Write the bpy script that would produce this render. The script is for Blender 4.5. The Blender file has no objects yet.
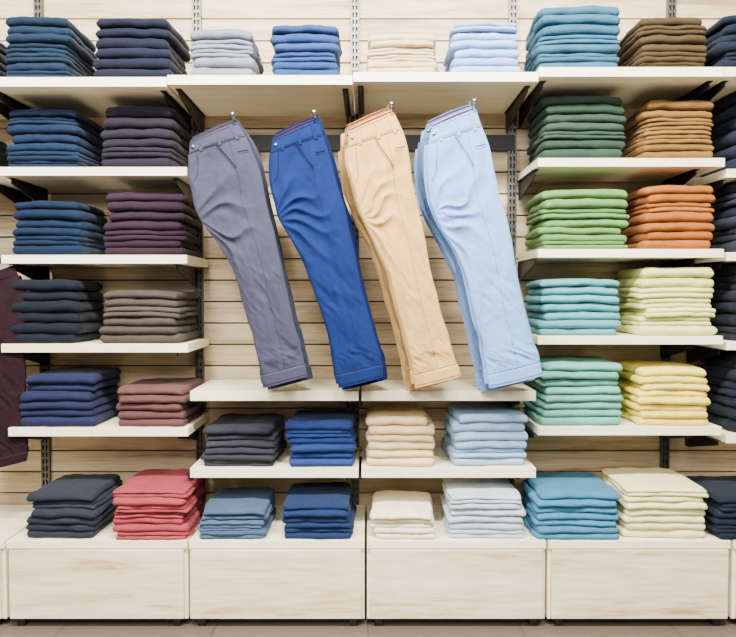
import bpy, math, random
import numpy as np
from mathutils import Vector

random.seed(7)
rng = np.random.RandomState(11)
FPX, CX, CY = 700.0, 368.0, 318.5
PITCH = math.radians(2.0)
CAMY = -3.2
def ray(px, py):
    return (px-CX, FPX*math.cos(PITCH)+(CY-py)*math.sin(PITCH), -FPX*math.sin(PITCH)+(CY-py)*math.cos(PITCH))
CAMZ = 0.0
r = ray(368, 628)
CAMZ = -r[2]/r[1]*(-0.5-CAMY)
def P(px, py, Y):
    a, b, c = ray(px, py)
    t = (Y-CAMY)/b
    return (a*t, Y, CAMZ+c*t)

# ---------------------------------------------------------------- colour
def lin(c):
    o = []
    for v in c:
        v = v/255.0
        o.append(v/12.92 if v <= 0.04045 else ((v+0.055)/1.055)**2.4)
    return o

def new_mat(name):
    m = bpy.data.materials.new(name); m.use_nodes = True
    nt = m.node_tree
    return m, nt, nt.nodes["Principled BSDF"]

def adj(c, sat=1.14, gain=1.0):
    l = lin(c); g = 0.25*l[0]+0.6*l[1]+0.15*l[2]
    gain = gain*float(np.interp(g, [0.01, 0.06, 0.2, 0.35, 0.5, 0.7], [0.26, 0.29, 0.42, 0.60, 0.80, 0.95]))
    return [min(0.95, max(0.002, (g+(v-g)*sat)*gain)) for v in l]

_fab = {}
def fabric(c, hang=False):
    key = (c, hang)
    if key in _fab: return _fab[key]
    m, nt, b = new_mat("twill_%d_%d_%d" % c)
    N = nt.nodes; L = nt.links
    col = adj(c)
    b.inputs["Roughness"].default_value = 0.85
    b.inputs["Specular IOR Level"].default_value = 0.16
    b.inputs["Sheen Weight"].default_value = 0.04
    b.inputs["Sheen Roughness"].default_value = 0.5
    geo = N.new("ShaderNodeNewGeometry")
    tc = N.new("ShaderNodeTexCoord")
    n1 = N.new("ShaderNodeTexNoise"); n1.inputs["Scale"].default_value = 14; n1.inputs["Detail"].default_value = 6
    L.new(tc.outputs["Object"], n1.inputs["Vector"])
    n2 = N.new("ShaderNodeTexNoise"); n2.inputs["Scale"].default_value = 260; n2.inputs["Detail"].default_value = 3
    L.new(tc.outputs["Object"], n2.inputs["Vector"])
    a1 = N.new("ShaderNodeMath"); a1.operation = 'MULTIPLY_ADD'
    L.new(n1.outputs["Fac"], a1.inputs[0]); a1.inputs[1].default_value = 0.4; a1.inputs[2].default_value = 0.55
    a2 = N.new("ShaderNodeMath"); a2.operation = 'MULTIPLY_ADD'
    L.new(n2.outputs["Fac"], a2.inputs[0]); a2.inputs[1].default_value = 0.5; L.new(a1.outputs[0], a2.inputs[2])
    a3 = N.new("ShaderNodeMath"); a3.operation = 'MULTIPLY_ADD'
    L.new(geo.outputs["Random Per Island"], a3.inputs[0]); a3.inputs[1].default_value = 0.0 if hang else 0.3
    L.new(a2.outputs[0], a3.inputs[2])
    sc = N.new("ShaderNodeVectorMath"); sc.operation = 'SCALE'
    sc.inputs[0].default_value = col
    L.new(a3.outputs[0], sc.inputs["Scale"])
    L.new(sc.outputs[0], b.inputs["Base Color"])
    w = N.new("ShaderNodeTexWave"); w.inputs["Scale"].default_value = 90; w.bands_direction = 'DIAGONAL'
    w.inputs["Distortion"].default_value = 1.5
    L.new(tc.outputs["Object"], w.inputs["Vector"])
    n3 = N.new("ShaderNodeTexNoise"); n3.inputs["Scale"].default_value = 30; n3.inputs["Detail"].default_value = 5
    n3.inputs["Distortion"].default_value = 0.8
    L.new(tc.outputs["Object"], n3.inputs["Vector"])
    ad = N.new("ShaderNodeMath"); ad.operation = 'MULTIPLY_ADD'
    L.new(w.outputs["Fac"], ad.inputs[0]); ad.inputs[1].default_value = 0.08; L.new(n3.outputs["Fac"], ad.inputs[2])
    bp = N.new("ShaderNodeBump"); bp.inputs["Strength"].default_value = 0.45
    bp.inputs["Distance"].default_value = 0.007
    L.new(ad.outputs[0], bp.inputs["Height"]); L.new(bp.outputs[0], b.inputs["Normal"])
    _fab[key] = m
    return m

def wood(name, c1, c2, c3, scale=(1.2, 6, 14), rough=0.5, fine=0.35):
    m, nt, b = new_mat(name); N = nt.nodes; L = nt.links
    b.inputs["Roughness"].default_value = rough
    geo = N.new("ShaderNodeNewGeometry")
    mp = N.new("ShaderNodeMapping"); mp.inputs["Scale"].default_value = scale
    L.new(geo.outputs["Position"], mp.inputs["Vector"])
    off = N.new("ShaderNodeMath"); off.operation = 'MULTIPLY'; off.inputs[1].default_value = 9.0
    L.new(geo.outputs["Random Per Island"], off.inputs[0])
    cb = N.new("ShaderNodeCombineXYZ"); L.new(off.outputs[0], cb.inputs[0]); L.new(off.outputs[0], cb.inputs[1])
    va = N.new("ShaderNodeVectorMath"); L.new(mp.outputs[0], va.inputs[0]); L.new(cb.outputs[0], va.inputs[1])
    n = N.new("ShaderNodeTexNoise"); n.inputs["Scale"].default_value = 1.6; n.inputs["Detail"].default_value = 8
    n.inputs["Distortion"].default_value = 0.7
    L.new(va.outputs[0], n.inputs["Vector"])
    n2 = N.new("ShaderNodeTexNoise"); n2.inputs["Scale"].default_value = 9; n2.inputs["Detail"].default_value = 6
    L.new(va.outputs[0], n2.inputs["Vector"])
    mx = N.new("ShaderNodeMix"); mx.data_type = 'FLOAT'; mx.inputs[0].default_value = fine
    L.new(n.outputs["Fac"], mx.inputs[2]); L.new(n2.outputs["Fac"], mx.inputs[3])
    cr = N.new("ShaderNodeValToRGB")
    e = cr.color_ramp.elements
    e[0].position = 0.34; e[0].color = (*lin(c1), 1)
    e[1].position = 0.64; e[1].color = (*lin(c3), 1)
    k = e.new(0.48); k.color = (*lin(c2), 1)
    L.new(mx.outputs[0], cr.inputs[0]); L.new(cr.outputs[0], b.inputs["Base Color"])
    bp = N.new("ShaderNodeBump"); bp.inputs["Strength"].default_value = 0.1; bp.inputs["Distance"].default_value = 0.002
    L.new(mx.outputs[0], bp.inputs["Height"]); L.new(bp.outputs[0], b.inputs["Normal"])
    return m

def plain(name, c, rough=0.5, metal=0.0):
    m, nt, b = new_mat(name); N = nt.nodes; L = nt.links
    n = N.new("ShaderNodeTexNoise"); n.inputs["Scale"].default_value = 30
    cr = N.new("ShaderNodeValToRGB"); l = lin(c)
    cr.color_ramp.elements[0].color = (*[v*0.85 for v in l], 1)
    cr.color_ramp.elements[1].color = (*[min(1, v*1.1) for v in l], 1)
    L.new(n.outputs["Fac"], cr.inputs[0]); L.new(cr.outputs[0], b.inputs["Base Color"])
    b.inputs["Roughness"].default_value = rough; b.inputs["Metallic"].default_value = metal
    return m

M_WALL = wood("maple_slat_board", (152,126,92), (194,170,132), (214,194,156), (0.9, 3, 12), 0.55)
M_CAB = wood("pale_oak_panel", (188,150,104), (230,208,168), (244,232,204), (0.9, 3, 8), 0.45, 0.4)
M_SHELF = wood("pale_maple_shelf", (238,222,180), (247,236,202), (251,246,222), (1.0, 8, 8), 0.4)
M_STEEL = plain("grey_steel", (92,88,82), 0.4, 0.7)
M_DARK = plain("dark_steel", (28,26,26), 0.5, 0.3)
M_GAP = plain("brown_backing_board", (70,52,34), 0.8)  # dark brown board behind the slats, seen through the grooves
M_CHROME = plain("chrome", (200,200,200), 0.2, 1.0)
M_GREY = plain("white_ceiling_paint", (225,225,222), 0.9)

# ---------------------------------------------------------------- mesh builder
class MB:
    def __init__(s): s.v = []; s.f = []; s.m = []; s.sm = []
    def add(s, verts, faces, mat=0, smooth=False):
        o = len(s.v); s.v.extend([tuple(map(float, p)) for p in verts])
        for f in faces:
            s.f.append(tuple(o+i for i in f)); s.m.append(mat); s.sm.append(smooth)
    def box(s, x0, x1, y0, y1, z0, z1, mat=0):
        v = [(x0,y0,z0),(x1,y0,z0),(x1,y1,z0),(x0,y1,z0),(x0,y0,z1),(x1,y0,z1),(x1,y1,z1),(x0,y1,z1)]
        s.add(v, [(3,2,1,0),(4,5,6,7),(0,1,5,4),(1,2,6,5),(2,3,7,6),(3,0,4,7)], mat)
    def prism(s, poly, x0, x1, mat=0):
        n = len(poly)
        v = [(x0,a,b) for a,b in poly]+[(x1,a,b) for a,b in poly]
        f = [tuple(range(n)), tuple(range(2*n-1, n-1, -1))]
        f += [(i, i+n, (i+1)%n+n, (i+1)%n) for i in range(n)]
        s.add(v, f, mat)
    def tube(s, pts, r, mat=0, seg=6):
        pts = [Vector(p) for p in pts]; n = len(pts); vs = []; fs = []
        for i, p in enumerate(pts):
            d = (pts[min(i+1, n-1)]-pts[max(i-1, 0)]).normalized()
            a = Vector((0,1,0)) if abs(d.y) < 0.9 else Vector((0,0,1))
            a = (a-d*a.dot(d)).normalized(); b2 = d.cross(a)
            for k in range(seg):
                t = 2*math.pi*k/seg
                vs.append(p+a*(r*math.cos(t))+b2*(r*math.sin(t)))
        for i in range(n-1):
            for k in range(seg):
                fs.append((i*seg+k, i*seg+(k+1)%seg, (i+1)*seg+(k+1)%seg, (i+1)*seg+k))
        fs.append(tuple(range(seg))[::-1]); fs.append(tuple((n-1)*seg+k for k in range(seg)))
        s.add(vs, fs, mat, True)
    def obj(s, name, mats, bevel=0, origin=None):
        if origin is None:
            a = np.array(s.v); mn = a.min(0); mxx = a.max(0)
            origin = ((mn[0]+mxx[0])/2, (mn[1]+mxx[1])/2, mn[2])
        me = bpy.data.meshes.new(name)
        me.from_pydata([(p[0]-origin[0], p[1]-origin[1], p[2]-origin[2]) for p in s.v], [], s.f)
        for m in mats: me.materials.append(m)
        me.polygons.foreach_set("material_index", s.m)
        me.polygons.foreach_set("use_smooth", s.sm)
        me.update()
        o = bpy.data.objects.new(name, me); o.location = origin
        bpy.context.collection.objects.link(o)
        if bevel:
            md = o.modifiers.new("bevel", 'BEVEL'); md.width = bevel; md.segments = 2; md.limit_method = 'ANGLE'
        return o

# ---------------------------------------------------------------- numpy value noise
TAB = rng.rand(64, 64)
def vn(x, y, seed=0):
    x = np.asarray(x, float)+seed*7.31; y = np.asarray(y, float)+seed*3.77
    xi = np.floor(x).astype(int); yi = np.floor(y).astype(int)
    fx = x-xi; fy = y-yi; fx = fx*fx*(3-2*fx); fy = fy*fy*(3-2*fy)
    g = lambda a, b: TAB[a % 64, b % 64]
    return ((g(xi,yi)*(1-fx)+g(xi+1,yi)*fx)*(1-fy)+(g(xi,yi+1)*(1-fx)+g(xi+1,yi+1)*fx)*fy)*2-1
def fbm(x, y, seed=0, o=3):
    t = 0; a = 1
    for i in range(o): t = t+a*vn(x*2**i, y*2**i, seed+i*5); a *= 0.5
    return t/1.75

# ---------------------------------------------------------------- folded stack
def grid_faces(nu, nv, off=0, flip=False):
    f = []
    for j in range(nv-1):
        for i in range(nu-1):
            q = (off+j*nu+i, off+j*nu+i+1, off+(j+1)*nu+i+1, off+(j+1)*nu+i)
            f.append(q[::-1] if flip else q)
    return f

stack_id = 0
def slab(mb, cx, yf, w, d, z0, h, level, seed, rot, droop):
    NU, NV = 42, 20
    a = np.linspace(-1, 1, NU); s = np.sign(a)*(1-(1-np.abs(a))**2.2)
    a = np.linspace(-1, 1, NV); t = np.sign(a)*(1-(1-np.abs(a))**2.4)
    U, V = np.meshgrid(s, t)
    def roll(q, half, rr):
        e = np.clip((1-np.abs(q))*half/(h*rr), 0, 1)
        return np.sqrt(np.clip(1-(1-e)**2, 0, 1))
    prof = roll(U, w/2, 0.50)*roll(V, d/2, 0.62)
    cr = 1-0.045*(np.abs(U)**10)*(np.abs(V)**6)
    X = U*w/2*cr+0.011*fbm(V*2, U*0.6, seed)*np.abs(U)**3
    Y = V*d/2*cr+0.009*fbm(U*2.3, V*0.5+3, seed+9)*np.abs(V)**3
    mid = -droop*(np.abs(U)**4)*0.9-droop*0.6*np.clip(-V, 0, 1)**6
    wave = 0.005*fbm(U*1.7, V*1.2, seed//7)*min(1, level*0.5)
    thick = h/2*(1+0.14*fbm(U*2.5, V*2, seed+5))
    top = z0+h/2+mid+wave+thick*prof+0.0018*fbm(U*6, V*5, seed+2)*prof
    bot = z0+h/2+mid*0.8+wave-thick*prof
    if level == 0: bot = np.maximum(bot, z0)
    c, si = math.cos(rot), math.sin(rot)
    XX = cx+X*c-Y*si; YY = yf+d/2+X*si+Y*c
    vt = np.stack([XX, YY, top], -1).reshape(-1, 3); vb = np.stack([XX, YY, bot], -1).reshape(-1, 3)
    f = grid_faces(NU, NV)
    f += grid_faces(NU, NV, NU*NV, True)
    verts = np.concatenate([vt, vb]); n = NU*NV
    remap = list(range(2*n))
    for j in range(NV):
        for i in range(NU):
            if i in (0, NU-1) or j in (0, NV-1):
                k = j*NU+i; remap[n+k] = k; verts[k] = (vt[k]+vb[k])/2
    f = [tuple(remap[i] for i in q) for q in f]
    mb.add(verts, f, 0, True)

def stack(pxl, pxr, pytop, base_z, yfront, col, n, depth=0.33):
    """stack of folded trousers standing on base_z, front edge at yfront"""
    global stack_id; stack_id += 1
    sd = stack_id*13
    mb = MB()
    if pxr < 368: pxr -= (368-pxr)*0.065
    if pxl > 368 and pxr < 730: pxl += (pxl-368)*0.065
    plane = yfront if pytop < 294 else yfront+depth*0.8
    zt = P(pxl, pytop, plane)[2]
    x0 = P(pxl, 300, yfront)[0]+0.001; x1 = P(pxr, 300, yfront)[0]-0.001
    w = x1-x0; cx = (x0+x1)/2
    H = zt-base_z
    rs = np.random.RandomState(sd)
    z = base_z+0.001
    baserot = rs.uniform(-0.03, 0.03)
    hs = rs.uniform(0.84, 1.16, n); hs = hs/hs.sum()*H
    for i in range(n):
        ww = w*(1-rs.uniform(0.0, 0.075)-0.035*i/n)
        xx = cx+rs.uniform(-0.5, 0.5)*(w-ww)
        hh = hs[i]
        yy = yfront+rs.uniform(0.002, 0.022)
        rt = baserot+rs.uniform(-0.028, 0.028)
        dr = 0.003*min(i, 3)/1.5+0.001*(i > 0)
        if rs.rand() < 0.18:
            slab(mb, xx, yy, ww, depth, z, hh*0.52, i, sd+i*3, rt, dr)
            slab(mb, xx+rs.uniform(-.004,.004), yy+rs.uniform(0.0,.008), ww*0.98, depth, z+hh*0.5, hh*0.52, i+1, sd+i*3+1, rt, dr)
        else:
            slab(mb, xx, yy, ww, depth, z, hh*1.01, i, sd+i*3, rt, dr)
        z += hh
    return mb.obj("folded_trousers_stack", [fabric(col)])

# ---------------------------------------------------------------- room shell
mb = MB()
mb.box(-4, 4, 0.02, 0.06, 0, 3.3, 1)
zb = 0.0; bh = 0.098
while zb < 3.3:
    for k in range(-5, 6):
        ux = -0.0585+k*0.7095
        mb.box(ux+0.002, ux+0.7075, 0.0, 0.02, zb+0.0035, min(zb+bh-0.0035, 3.3), 0)
    zb += bh
mb.obj("wall_back", [M_WALL, M_GAP])
m, nt, b = new_mat("brown_stone_tile"); N = nt.nodes; L = nt.links
br = N.new("ShaderNodeTexBrick"); br.offset = 0; br.inputs["Scale"].default_value = 1.0
br.inputs["Brick Width"].default_value = 0.6; br.inputs["Row Height"].default_value = 0.6; br.inputs["Mortar Size"].default_value = 0.004
br.inputs["Color1"].default_value = (*lin((92,80,70)), 1); br.inputs["Color2"].default_value = (*lin((98,84,73)), 1)
br.inputs["Mortar"].default_value = (*lin((74,64,56)), 1)
gg = N.new("ShaderNodeNewGeometry"); L.new(gg.outputs["Position"], br.inputs["Vector"]); L.new(br.outputs["Color"], b.inputs["Base Color"])
b.inputs["Roughness"].default_value = 0.35
mb = MB(); mb.box(-4, 4, -5, 0.06, -0.05, 0.0); mb.obj("floor", [m])
mb = MB(); mb.box(-4, 4, -5, 0.06, 3.3, 3.35); mb.obj("ceiling", [M_GREY])

# ---------------------------------------------------------------- uprights
UX = [-0.0585+k*0.7095 for k in range(-3, 4)]
for ux in UX:
    mb = MB()
    w = 0.018; y0 = -0.022
    mb.box(ux-w, ux+w, -0.008, -0.0005, 0.2, 3.1, 1)
    for sx in (-1, 0, 1):
        mb.box(ux+sx*w*0.85-0.0035, ux+sx*w*0.85+0.0035, y0, -0.008, 0.2, 3.1, 0)
    z = 0.2
    while z < 3.08:
        mb.box(ux-w*0.85, ux+w*0.85, y0+0.002, -0.008, z, z+0.012, 0)
        z += 0.032
    mb.obj("slotted_shelf_upright", [M_STEEL, M_DARK])

# ---------------------------------------------------------------- shelves
def shelf(x0, x1, ztop, yf, th, bxs):
    mb = MB()
    mb.box(x0, x1, yf, -0.026, ztop-th, ztop, 0)
    for bx in bxs:
        zt = ztop-th
        mb.prism([(-0.024, zt-0.0005), (-0.024, zt-0.085), (-0.06, zt-0.085), (yf+0.06, zt-0.022), (yf+0.06, zt-0.0005)], bx-0.003, bx+0.003, 1)
        mb.box(bx-0.012, bx+0.012, yf+0.05, -0.03, zt-0.003, zt-0.0002, 1)
    return mb.obj("wall_shelf", [M_SHELF, M_DARK], 0.0015)

YT, YS, YC = -0.50, -0.40, -0.50
G = 0.0015
def zof(py, Y): return P(368, py, Y)[2]
top_py = {-3: 79, -2: 77, -1: 75, 0: 72, 1: 67, 2: 67}
ZT = {}
for k, py in top_py.items():
    ux = -0.0585+k*0.7095
    z = zof(py, YT); ZT[k] = z
    shelf(ux+G, ux+0.7095-G, z, YT, 0.036, [ux+0.03, ux+0.68])
Lrows = [(167, -1, 187), (255, 1, 187), (344, 1, 188), (428, 8, 188)]
Rrows = [(158, 538, 725), (249, 538, 724), (336, 538, 723), (427, 538, 722)]
ZL = []; ZR = []
for py, a, c in Lrows:
    z = zof(py, YS); ZL.append(z)
    shelf(P(a, py, YS)[0], P(c, py, YS)[0], z, YS, 0.034, [-0.0585-2*0.7095+0.03, -0.0585-0.7095-0.012])
for py, a, c in Rrows:
    z = zof(py, YS); ZR.append(z)
    shelf(P(a, py, YS)[0], P(c, py, YS)[0], z, YS, 0.034, [-0.0585+0.7095+0.03, -0.0585+2*0.7095-0.03])
ZM = []
for py in (391, 468):
    z = zof(py, YS); ZM.append(z)
    for (a, c, k) in ((190, 358.5, -1), (361.5, 536, 0)):
        ux = -0.0585+k*0.7095
        shelf(P(a, py, YS)[0], P(c, py, YS)[0], z, YS, 0.04, [ux+0.03, ux+0.68])
for py in (172, ):
    shelf(-2.15, P(-5, py, YS)[0], zof(py, YS), YS, 0.034, [-0.0585-3*0.7095+0.03, -1.52]); ZNL = zof(py, YS)
ZN = []
for py in (168, 252, 342, 436):
    z = zof(py, YS); ZN.append(z)
    shelf(P(729, py, YS)[0], 2.06, z-0.0, YS+0.02, 0.034, [1.45, 2.0])

# ---------------------------------------------------------------- base cabinets
cab = [(-170, 3), (6, 186.5), (188.5, 364.5), (367, 546.5), (549, 731.5), (735, 905)]
ZC = zof(541.5, YC)
for a, c in cab:
    x0 = P(a, 541, YC)[0]; x1 = P(c, 541, YC)[0]
    mb = MB()
    z0 = 0.028
    mb.box(x0, x1, YC+0.004, -0.026, ZC-0.03, ZC, 0)
    mb.box(x0+0.012, x1-0.012, YC-0.004, YC+0.016, z0+0.01, ZC-0.034, 1)
    mb.box(x0, x0+0.016, YC+0.018, -0.026, z0, ZC-0.031, 0)
    mb.box(x1-0.016, x1, YC+0.018, -0.026, z0, ZC-0.031, 0)
    mb.box(x0+0.017, x1-0.017, YC+0.02, -0.026, z0, z0+0.018, 0)
    mb.box(x0+0.017, x1-0.017, -0.04, -0.026, z0+0.02, ZC-0.031, 0)
    mb.box(x0+0.02, x1-0.02, YC+0.045, YC+0.06, 0.0, z0-0.0005, 2)
    for fx in (x0+0.03, x1-0.06):
        mb.box(fx, fx+0.03, YC+0.015, YC+0.04, 0, z0-0.0005, 2)
        mb.box(fx, fx+0.03, -0.1, -0.06, 0, z0-0.0005, 2)
    mb.obj("storage_cabinet", [M_SHELF, M_CAB, M_DARK], 0.0015)

# ---------------------------------------------------------------- stacks
YTs = YT+0.012; YSs = YS+0.006
T = [(4,91,14,(34,58,84),7,-2),(92,186,15,(34,38,62),6,-2),(187,262,27,(142,147,158),5,-1),(268,342,22,(66,92,150),6,-1),
     (366,440,30,(205,184,152),6,0),(445,522,20,(150,176,218),6,0),(526,622,2,(75,122,148),7,1),(621,709,14,(98,80,52),6,1),
     (716,800,12,(30,42,64),6,2),(-84,1,18,(40,52,72),6,-3)]
for a,c,t,col,n,k in T: stack(a,c,t,ZT[k],YTs,col,n)
S = [(5,98,108,(34,56,90),7,ZL[0]),(99,188,104,(52,46,60),6,ZL[0]),
     (9,99,200,(27,52,84),6,ZL[1]),(99,196,192,(66,42,60),7,ZL[1]),
     (5,96,280,(28,35,50),6,ZL[2]),(96,192,291,(100,88,80),6,ZL[2]),
     (14,112,368,(50,56,96),6,ZL[3]),(110,197,380,(124,84,84),5,ZL[3]),
     (530,628,93,(72,96,78),7,ZR[0]),(625,716,99,(155,118,70),7,ZR[0]),
     (530,633,188,(118,158,98),7,ZR[1]),(629,720,184,(184,114,62),7,ZR[1]),
     (530,627,279,(108,170,176),7,ZR[2]),(624,721,267,(206,206,140),7,ZR[2]),
     (530,628,357,(120,178,162),8,ZR[3]),(624,717,362,(222,204,112),8,ZR[3]),
     (198,282,416,(70,72,82),6,ZM[1]),(284,357,412,(58,84,152),6,ZM[1]),
     (366,438,408,(220,196,156),6,ZM[1]),(446,531,405,(160,186,214),6,ZM[1]),
     (-84,-5,125,(62,78,98),5,ZNL)]
for a,c,t,col,n,z in S: stack(a,c,t,z,YSs,col,n)
Bm = [(18,110,478,(60,66,80),6),(106,199,474,(188,84,92),7),(194,272,492,(94,116,144),6),(280,356,487,(44,66,114),6),
      (371,439,495,(218,208,180),5),(443,531,480,(180,188,196),6),(527,627,476,(88,146,178),7),(613,717,472,(218,212,162),7),
      (722,800,480,(36,50,66),6)]
for a,c,t,col,n in Bm: stack(a,c,t,ZC,YC+0.006,col,n)
for (t,col,n,z) in [(85,(40,56,80),6,ZN[0]),(178,(60,66,84),6,ZN[1]),(262,(44,50,62),6,ZN[2]),(352,(38,48,66),6,ZN[3])]:
    stack(737,812,t,z,YSs+0.02,col,n)

# ---------------------------------------------------------------- hanging trousers
OUT = [
 [(188,143,237,122),(189,160,249,143),(191,190,260,172),(200,219,267,203),(218,245,273,228),(234,275,280,262),(246,310,289,300),(255,345,298,335),(261,375,305,364),(263,388,307,376)],
 [(272,140,318,120),(270,160,326,143),(272,190,334,172),(279,218,343,203),(295,245,349,228),(309,275,356,262),(321,310,365,300),(331,345,374,335),(337,375,382,364),(339,388,383,377)],
 [(348,132,395,112),(348,155,404,138),(354,190,411,172),(362,216,417,203),(376,245,423,228),(388,275,429,262),(398,310,438,300),(407,345,448,335),(413,375,457,364),(415,388,460,376)],
 [(430,128,476,109),(427,152,486,135),(428,190,494,172),(436,216,502,203),(452,245,508,228),(465,275,515,262),(473,310,523,300),(482,345,532,335),(488,375,540,362),(490,388,542,375)],
]
VS = np.array([0,.075,.19,.3,.39,.5,.63,.77,.945,1.0])
def smooth_interp(v, ys):
    ys = np.array(ys, float); v = np.clip(v, -0.05, 1.0)
    i = np.clip(np.searchsorted(VS, v, side='right')-1, 0, len(VS)-2)
    m = np.gradient(ys, VS)
    h = VS[i+1]-VS[i]; t = (v-VS[i])/h
    return ((2*t**3-3*t**2+1)*ys[i]+(t**3-2*t**2+t)*h*m[i]+(-2*t**3+3*t**2)*ys[i+1]+(t**3-t**2)*h*m[i+1])

YJ = -0.56
def make_pants(name, outl, y, col, lining, thread, dxp=0, dyp=0, seed=0, full=True):
    o = np.array(outl, float)
    def edge(v):
        lx = smooth_interp(v, o[:,0])+dxp+1.7*vn(np.asarray(v)*15, 0*np.asarray(v), seed); ly = smooth_interp(v, o[:,1])+dyp
        rx = smooth_interp(v, o[:,2])+dxp+1.3*vn(np.asarray(v)*13, 0*np.asarray(v)+9, seed+2); ry = smooth_interp(v, o[:,3])+dyp
        cf = np.clip((np.asarray(v)-0.945)/0.003, 0, 1)*0.8
        return lx-cf, ly, rx+cf, ry
    def surf(u, v, side=-1, yoff=0.0, dp=(0,0), extra=0.0):
        """side -1 faces the shop, +1 faces the wall"""
        u = np.asarray(u, float); v = np.asarray(v, float)
        lx, ly, rx, ry = edge(v)
        s = (u+1)/2
        px = lx*(1-s)+rx*s+dp[0]; py = ly*(1-s)+ry*s+dp[1]
        T0 = np.interp(v, [-0.05,0,.1,.3,.5,.8,.95,1], [.009,.009,.014,.018,.017,.014,.013,.013])
        cuff = np.clip((v-0.945)/0.003, 0, 1)*0.008
        belt = np.clip((0.048-v)/0.004, 0, 1)*0.004
        prof = np.clip(1-np.abs(u)**3.0, 0, 1)**0.55
        du = (u+1)*0.13; dv = (v-0.30)*1.05
        rr = np.sqrt(du**2+dv**2)+1e-4; th = np.arctan2(dv, du+0.02)
        sw = np.sin(th*6+2.6*vn(rr*9, th*1.5, seed+1))
        w = 0.0095*(1-2*np.abs(sw)**0.8)*np.exp(-((rr-0.09)/0.10)**2)
        du2 = (1-u)*0.13; dv2 = v*1.05
        r2 = np.sqrt(du2**2+dv2**2)+1e-4; t2 = np.arctan2(dv2, du2+0.01)
        w = w+0.005*np.sin(t2*8+2.0*vn(r2*6, t2*2, seed+4))*np.exp(-((r2-0.20)/0.14)**2)
        q = fbm(u*0.8+v*4, v*15-u*2.2, seed+6)
        w = w+0.010*(0.45-np.abs(q)*1.6)*(0.25+0.8*np.exp(-((v-.58)/.08)**2)+1.0*np.exp(-((v-.87)/.06)**2))
        w = w+0.010*vn(u*1.6+0.4, v*3.6, seed+8)
        q2 = fbm(u*3+v*2, v*7, seed+12)
        w = w+0.0035*(0.4-np.abs(q2)*1.6)
        w = w+0.0008*fbm(u*9, v*40, seed+3)
        w = w+0.003*np.exp(-((u+0.15)/0.08)**2)*np.clip((v-0.3)/0.2, 0, 1)
        w = w*np.clip(v/0.10, 0.12, 1)*(1-0.7*np.clip((v-0.94)/0.01, 0, 1))
        w = np.clip(w, -T0*0.8, 0.03)
        yy = y+yoff+side*((T0+cuff+belt)*prof+extra)-w*prof*(1 if side < 0 else 0.25)
        b = FPX*math.cos(PITCH)+(CY-py)*math.sin(PITCH)
        t = (y-CAMY)/b
        X = (px-CX)*t; Z = CAMZ+(-FPX*math.sin(PITCH)+(CY-py)*math.cos(PITCH))*t
        return np.stack([X, yy+0*X, Z], -1)
    mb = MB()
    NU, NV = 54, 210
    us = np.sin(np.linspace(-1, 1, NU)*math.pi/2)
    vs = np.linspace(0, 1, NV); vs = np.sort(np.concatenate([vs, [.0475,.0485,.9445,.9455,.9475]]))
    NV = len(vs)
    U, V = np.meshgrid(us, vs)
    def leg(yoff, dp, vstart=0.0):
        V2 = vstart+(1-vstart)*V
        a = surf(U, V2, -1, yoff, dp); b_ = surf(U, V2, 1, yoff, dp)
        n = NU*NV
        verts = np.concatenate([a.reshape(-1,3), b_.reshape(-1,3)])
        f = grid_faces(NU, NV, 0, True)+grid_faces(NU, NV, n, False)
        rem = list(range(2*n))
        for j in range(NV):
            for i in (0, NU-1):
                k = j*NU+i; rem[n+k] = k
        f = [tuple(rem[q] for q in ff) for ff in f]
        mb.add(verts, f, 0, True)
        for (j, vin) in ((NV-1, 0.965), (0, vstart+0.04)):
            ring = [a[j,i] for i in range(NU)]+[b_[j,i] for i in range(NU-2, 0, -1)]
            inn = []
            c = np.mean(ring, 0)
            pin = surf(np.array(us), np.full(NU, vin), -1, yoff, dp)
            pin2 = surf(np.array(us), np.full(NU, vin), 1, yoff, dp)
            lst = [pin[i] for i in range(NU)]+[pin2[i] for i in range(NU-2, 0, -1)]
            for q, p in enumerate(lst):
                yc = y+yoff
                inn.append((p[0]*0.985+0.015*c[0], yc+(p[1]-yc)*0.6, p[2]))
            m_ = len(ring)
            ff = [(i, (i+1) % m_, (i+1) % m_+m_, i+m_) for i in range(m_)]
            ff.append(tuple(range(m_, 2*m_)))
            mb.add(ring+inn, ff, 1 if j == 0 else 0, True)
    leg(0, (0,0))
    leg(0.033, (-3.0, -3.0), 0.06)
    if full:
        uu = np.linspace(-0.92, 0.90, 24)
        rows = []
        for vv in (0.03, 0.0, -0.018, -0.030):
            rows.append(surf(uu, np.full(24, vv), 1, 0.002, (0,0)))
        rows = np.array(rows)
        up = 0.005+0.007*np.cos(uu*1.5)
        rows[2,:,2] = rows[1,:,2]+up; rows[3,:,2] = rows[1,:,2]+up+0.004; rows[2:,:,0] = rows[1,:,0]; rows[2:,:,1] = rows[1,:,1]
        th = rows.copy(); th[:,:,1] += 0.003
        mb.add(rows.reshape(-1,3), grid_faces(24, 4), 1, True)
        mb.add(th.reshape(-1,3), grid_faces(24, 4, 0, True), 0, True)
        rim = [rows[3,i] for i in range(24)]
        mb.tube(rim, 0.0026, 0)
        def stitch(pairs, r=0.0009, mat=2, n=40, ex=0.0008):
            pu = np.array([p[0] for p in pairs]); pv = np.array([p[1] for p in pairs])
            tt = np.linspace(0, 1, len(pairs)); t = np.linspace(0, 1, n)
            u_ = np.interp(t, tt, pu); v_ = np.interp(t, tt, pv)
            pts = surf(u_, v_, -1, 0, (0,0), ex)
            mb.tube([tuple(p) for p in pts], r, mat, 5)
        stitch([(-.97,.050),(.97,.050)], 0.0018, 2, 50, 0); stitch([(-.97,.006),(.97,.006)])
        stitch([(-.985,.9435),(.985,.9435)], 0.0020, 2, 40, 0)
        stitch([(-.97,.99),(.97,.99)])
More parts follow.
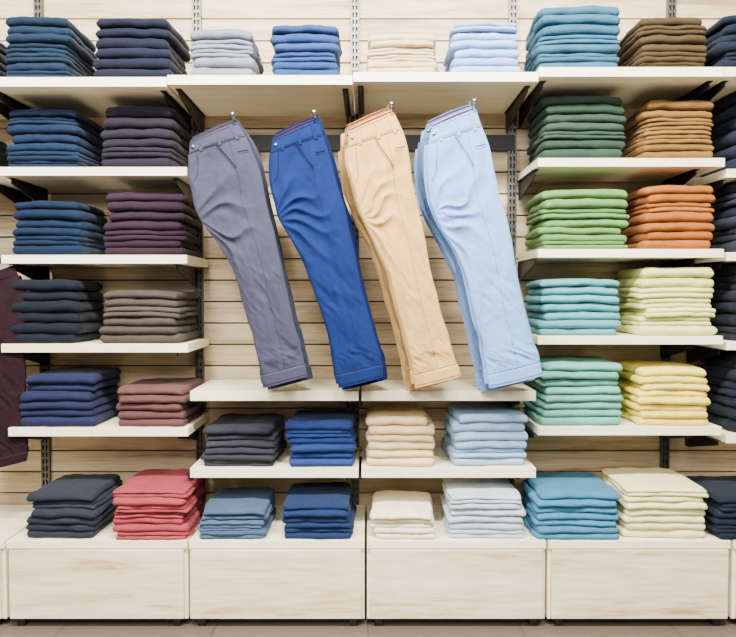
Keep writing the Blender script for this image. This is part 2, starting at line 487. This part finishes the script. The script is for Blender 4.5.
        stitch([(.42,.05),(.40,.14),(.33,.3),(.22,.5),(.14,.75),(.10,.945)], 0.0009, 2, 140, 0.0)
        stitch([(.0,.05),(.10,.075),(.26,.11),(.41,.155)], 0.0026, 2, 40)
        stitch([(-.05,.05),(.05,.08),(.22,.117),(.39,.165)], 0.0010, 2, 40)
        stitch([(.58,.10),(.9,.10)], 0.0018, 2, 20); stitch([(.58,.108),(.9,.108)], 0.0008, 2, 20)
        stitch([(-.70,.05),(-.70,.10),(-.74,.14),(-.9,.165)], 0.0011, 2, 40)
        for ul in (-.55, .12, .72):
            q = surf(np.array([ul-.05, ul+.05, ul+.05, ul-.05]), np.array([.0, .0, .056, .056]), -1, 0, (0,0), 0.0045)
            q2 = surf(np.array([ul-.05, ul+.05, ul+.05, ul-.05]), np.array([.0, .0, .056, .056]), -1, 0, (0,0), -0.002)
            mb.add(np.concatenate([q, q2]), [(3,2,1,0),(0,1,5,4),(1,2,6,5),(2,3,7,6),(3,0,4,7)], 0)
        bp_ = surf(np.array([-.84]), np.array([.025]), -1, 0, (0,0), 0.003)[0]
        mb.tube([(bp_[0], bp_[1]+.004, bp_[2]), (bp_[0], bp_[1]-.002, bp_[2])], 0.0065, 3, 14)
    c = surf(np.array([0.86]), np.array([0.0]), -1, 0, (0,0))[0]
    ring = []
    for k in range(13):
        a = math.pi*2*k/12
        ring.append((c[0]+0.001, y+0.014*math.cos(a), c[2]+0.006+0.015*math.sin(a)))
    mb.tube(ring, 0.002, 0, 6)
    ob = mb.obj(name, [fabric(col, True), fabric(lining, True), fabric(thread, True), M_CHROME], 0, (c[0], y, c[2]))
    return ob, c

groups = [((92,92,114), (120,48,72), (52,52,68), [(3,-2),(6,2)]),
          ((18,58,130), (100,34,52), (8,26,70), [(2,-3),(5,2)]),
          ((214,174,118), (190,50,40), (160,122,74), [(-5,-3),(-9,3)]),
          ((142,176,228), (120,60,110), (100,132,190), [(-6,-3),(-11,4)])]
for gi, (col, lining, thread, back) in enumerate(groups):
    ob, c = make_pants("hanging_trousers", OUT[gi], YJ, col, lining, thread, seed=gi*17+3)
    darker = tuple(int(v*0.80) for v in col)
    for bi, (dx, dy) in enumerate(back):
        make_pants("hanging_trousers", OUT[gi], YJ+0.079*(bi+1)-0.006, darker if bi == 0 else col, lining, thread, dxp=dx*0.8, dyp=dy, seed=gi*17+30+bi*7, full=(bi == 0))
    mb = MB()
    xa, za = c[0]+0.001, c[2]+0.0165
    mb.tube([(xa, -0.03, za-0.012), (xa, YJ-0.03, za)], 0.0035, 0, 10)
    mb.tube([(xa, YJ-0.03, za), (xa, YJ-0.036, za+0.012)], 0.0045, 0, 10)
    mb.tube([(xa, YJ-0.034, za+0.010), (xa, YJ-0.040, za+0.010)], 0.009, 0, 14)
    mb.box(xa-0.015, xa+0.015, -0.034, -0.026, za-0.045, za+0.02, 1)
    mb.obj("display_arm", [M_CHROME, M_DARK])
zbar = c[2]+0.0
mb = MB()
mb.box(UX[2]-0.01, UX[4]+0.01, -0.0258, -0.0222, zbar-0.04, zbar+0.03, 0)
mb.obj("display_rail", [M_DARK])

def shifted(outl, cx, top, bot, k=1.0):
    res = []
    for (a,b_,c_,d_) in outl:
        f = lambda yy: top+(yy-122)/(388-122)*(bot-top)
        sh = (b_-122)/(388-122)*(-52)
        res.append(((a-213)*k+cx+sh, f(b_), (c_-213)*k+cx+sh, f(d_)))
    return res
for i, (cx_, col_) in enumerate([(-2,(54,20,34)),(-30,(36,32,44))]):
    make_pants("hanging_trousers", shifted(OUT[0], cx_, 265, 470, 0.85), -0.37 if i==0 else -0.26, col_, (60,30,40), (40,28,36), seed=70+i, full=False)
mb = MB(); zb_ = P(0, 265, -0.37)[2]+0.02
mb.tube([(-1.95, -0.32, zb_), (-1.50, -0.32, zb_)], 0.01, 0, 12)
for xx in (-1.93, -1.52):
    mb.box(xx-0.006, xx+0.006, -0.33, -0.02, zb_-0.012, zb_+0.012, 0)
mb.obj("hanging_rail", [M_DARK])

# ---------------------------------------------------------------- lights
def area(name, loc, rot, sx, sy, e, c=(1,1,1)):
    l = bpy.data.lights.new(name, 'AREA'); l.shape = 'RECTANGLE'; l.size = sx; l.size_y = sy; l.energy = e; l.color = c
    o = bpy.data.objects.new(name, l); o.location = loc; o.rotation_euler = rot; bpy.context.collection.objects.link(o)
for i, x in enumerate((-0.95, 0, 0.95)):
    area("ceiling_light", (x, -2.1, 3.22), (math.radians(42), 0, 0), 0.6, 0.25, 145, (1.0, 0.98, 0.94))
area("ceiling_light", (-2.4, -3.2, 2.9), (math.radians(62), 0, math.radians(-40)), 0.5, 0.5, 105, (1.0, 0.98, 0.95))
area("ceiling_light", (0, -4.4, 2.6), (math.radians(68), 0, 0), 2.5, 0.6, 110, (1.0, 0.99, 0.97))
w = bpy.data.worlds.new("shop_ambient"); bpy.context.scene.world = w; w.use_nodes = True
bg = w.node_tree.nodes["Background"]; bg.inputs[0].default_value = (0.97, 0.98, 1.0, 1); bg.inputs[1].default_value = 0.38

cam = bpy.data.cameras.new("camera"); co = bpy.data.objects.new("camera", cam)
cam.sensor_fit = 'HORIZONTAL'; cam.sensor_width = 36; cam.lens = FPX/736*36
co.location = (0, CAMY, CAMZ); co.rotation_euler = (math.radians(90)-PITCH, 0, 0)
bpy.context.collection.objects.link(co); bpy.context.scene.camera = co
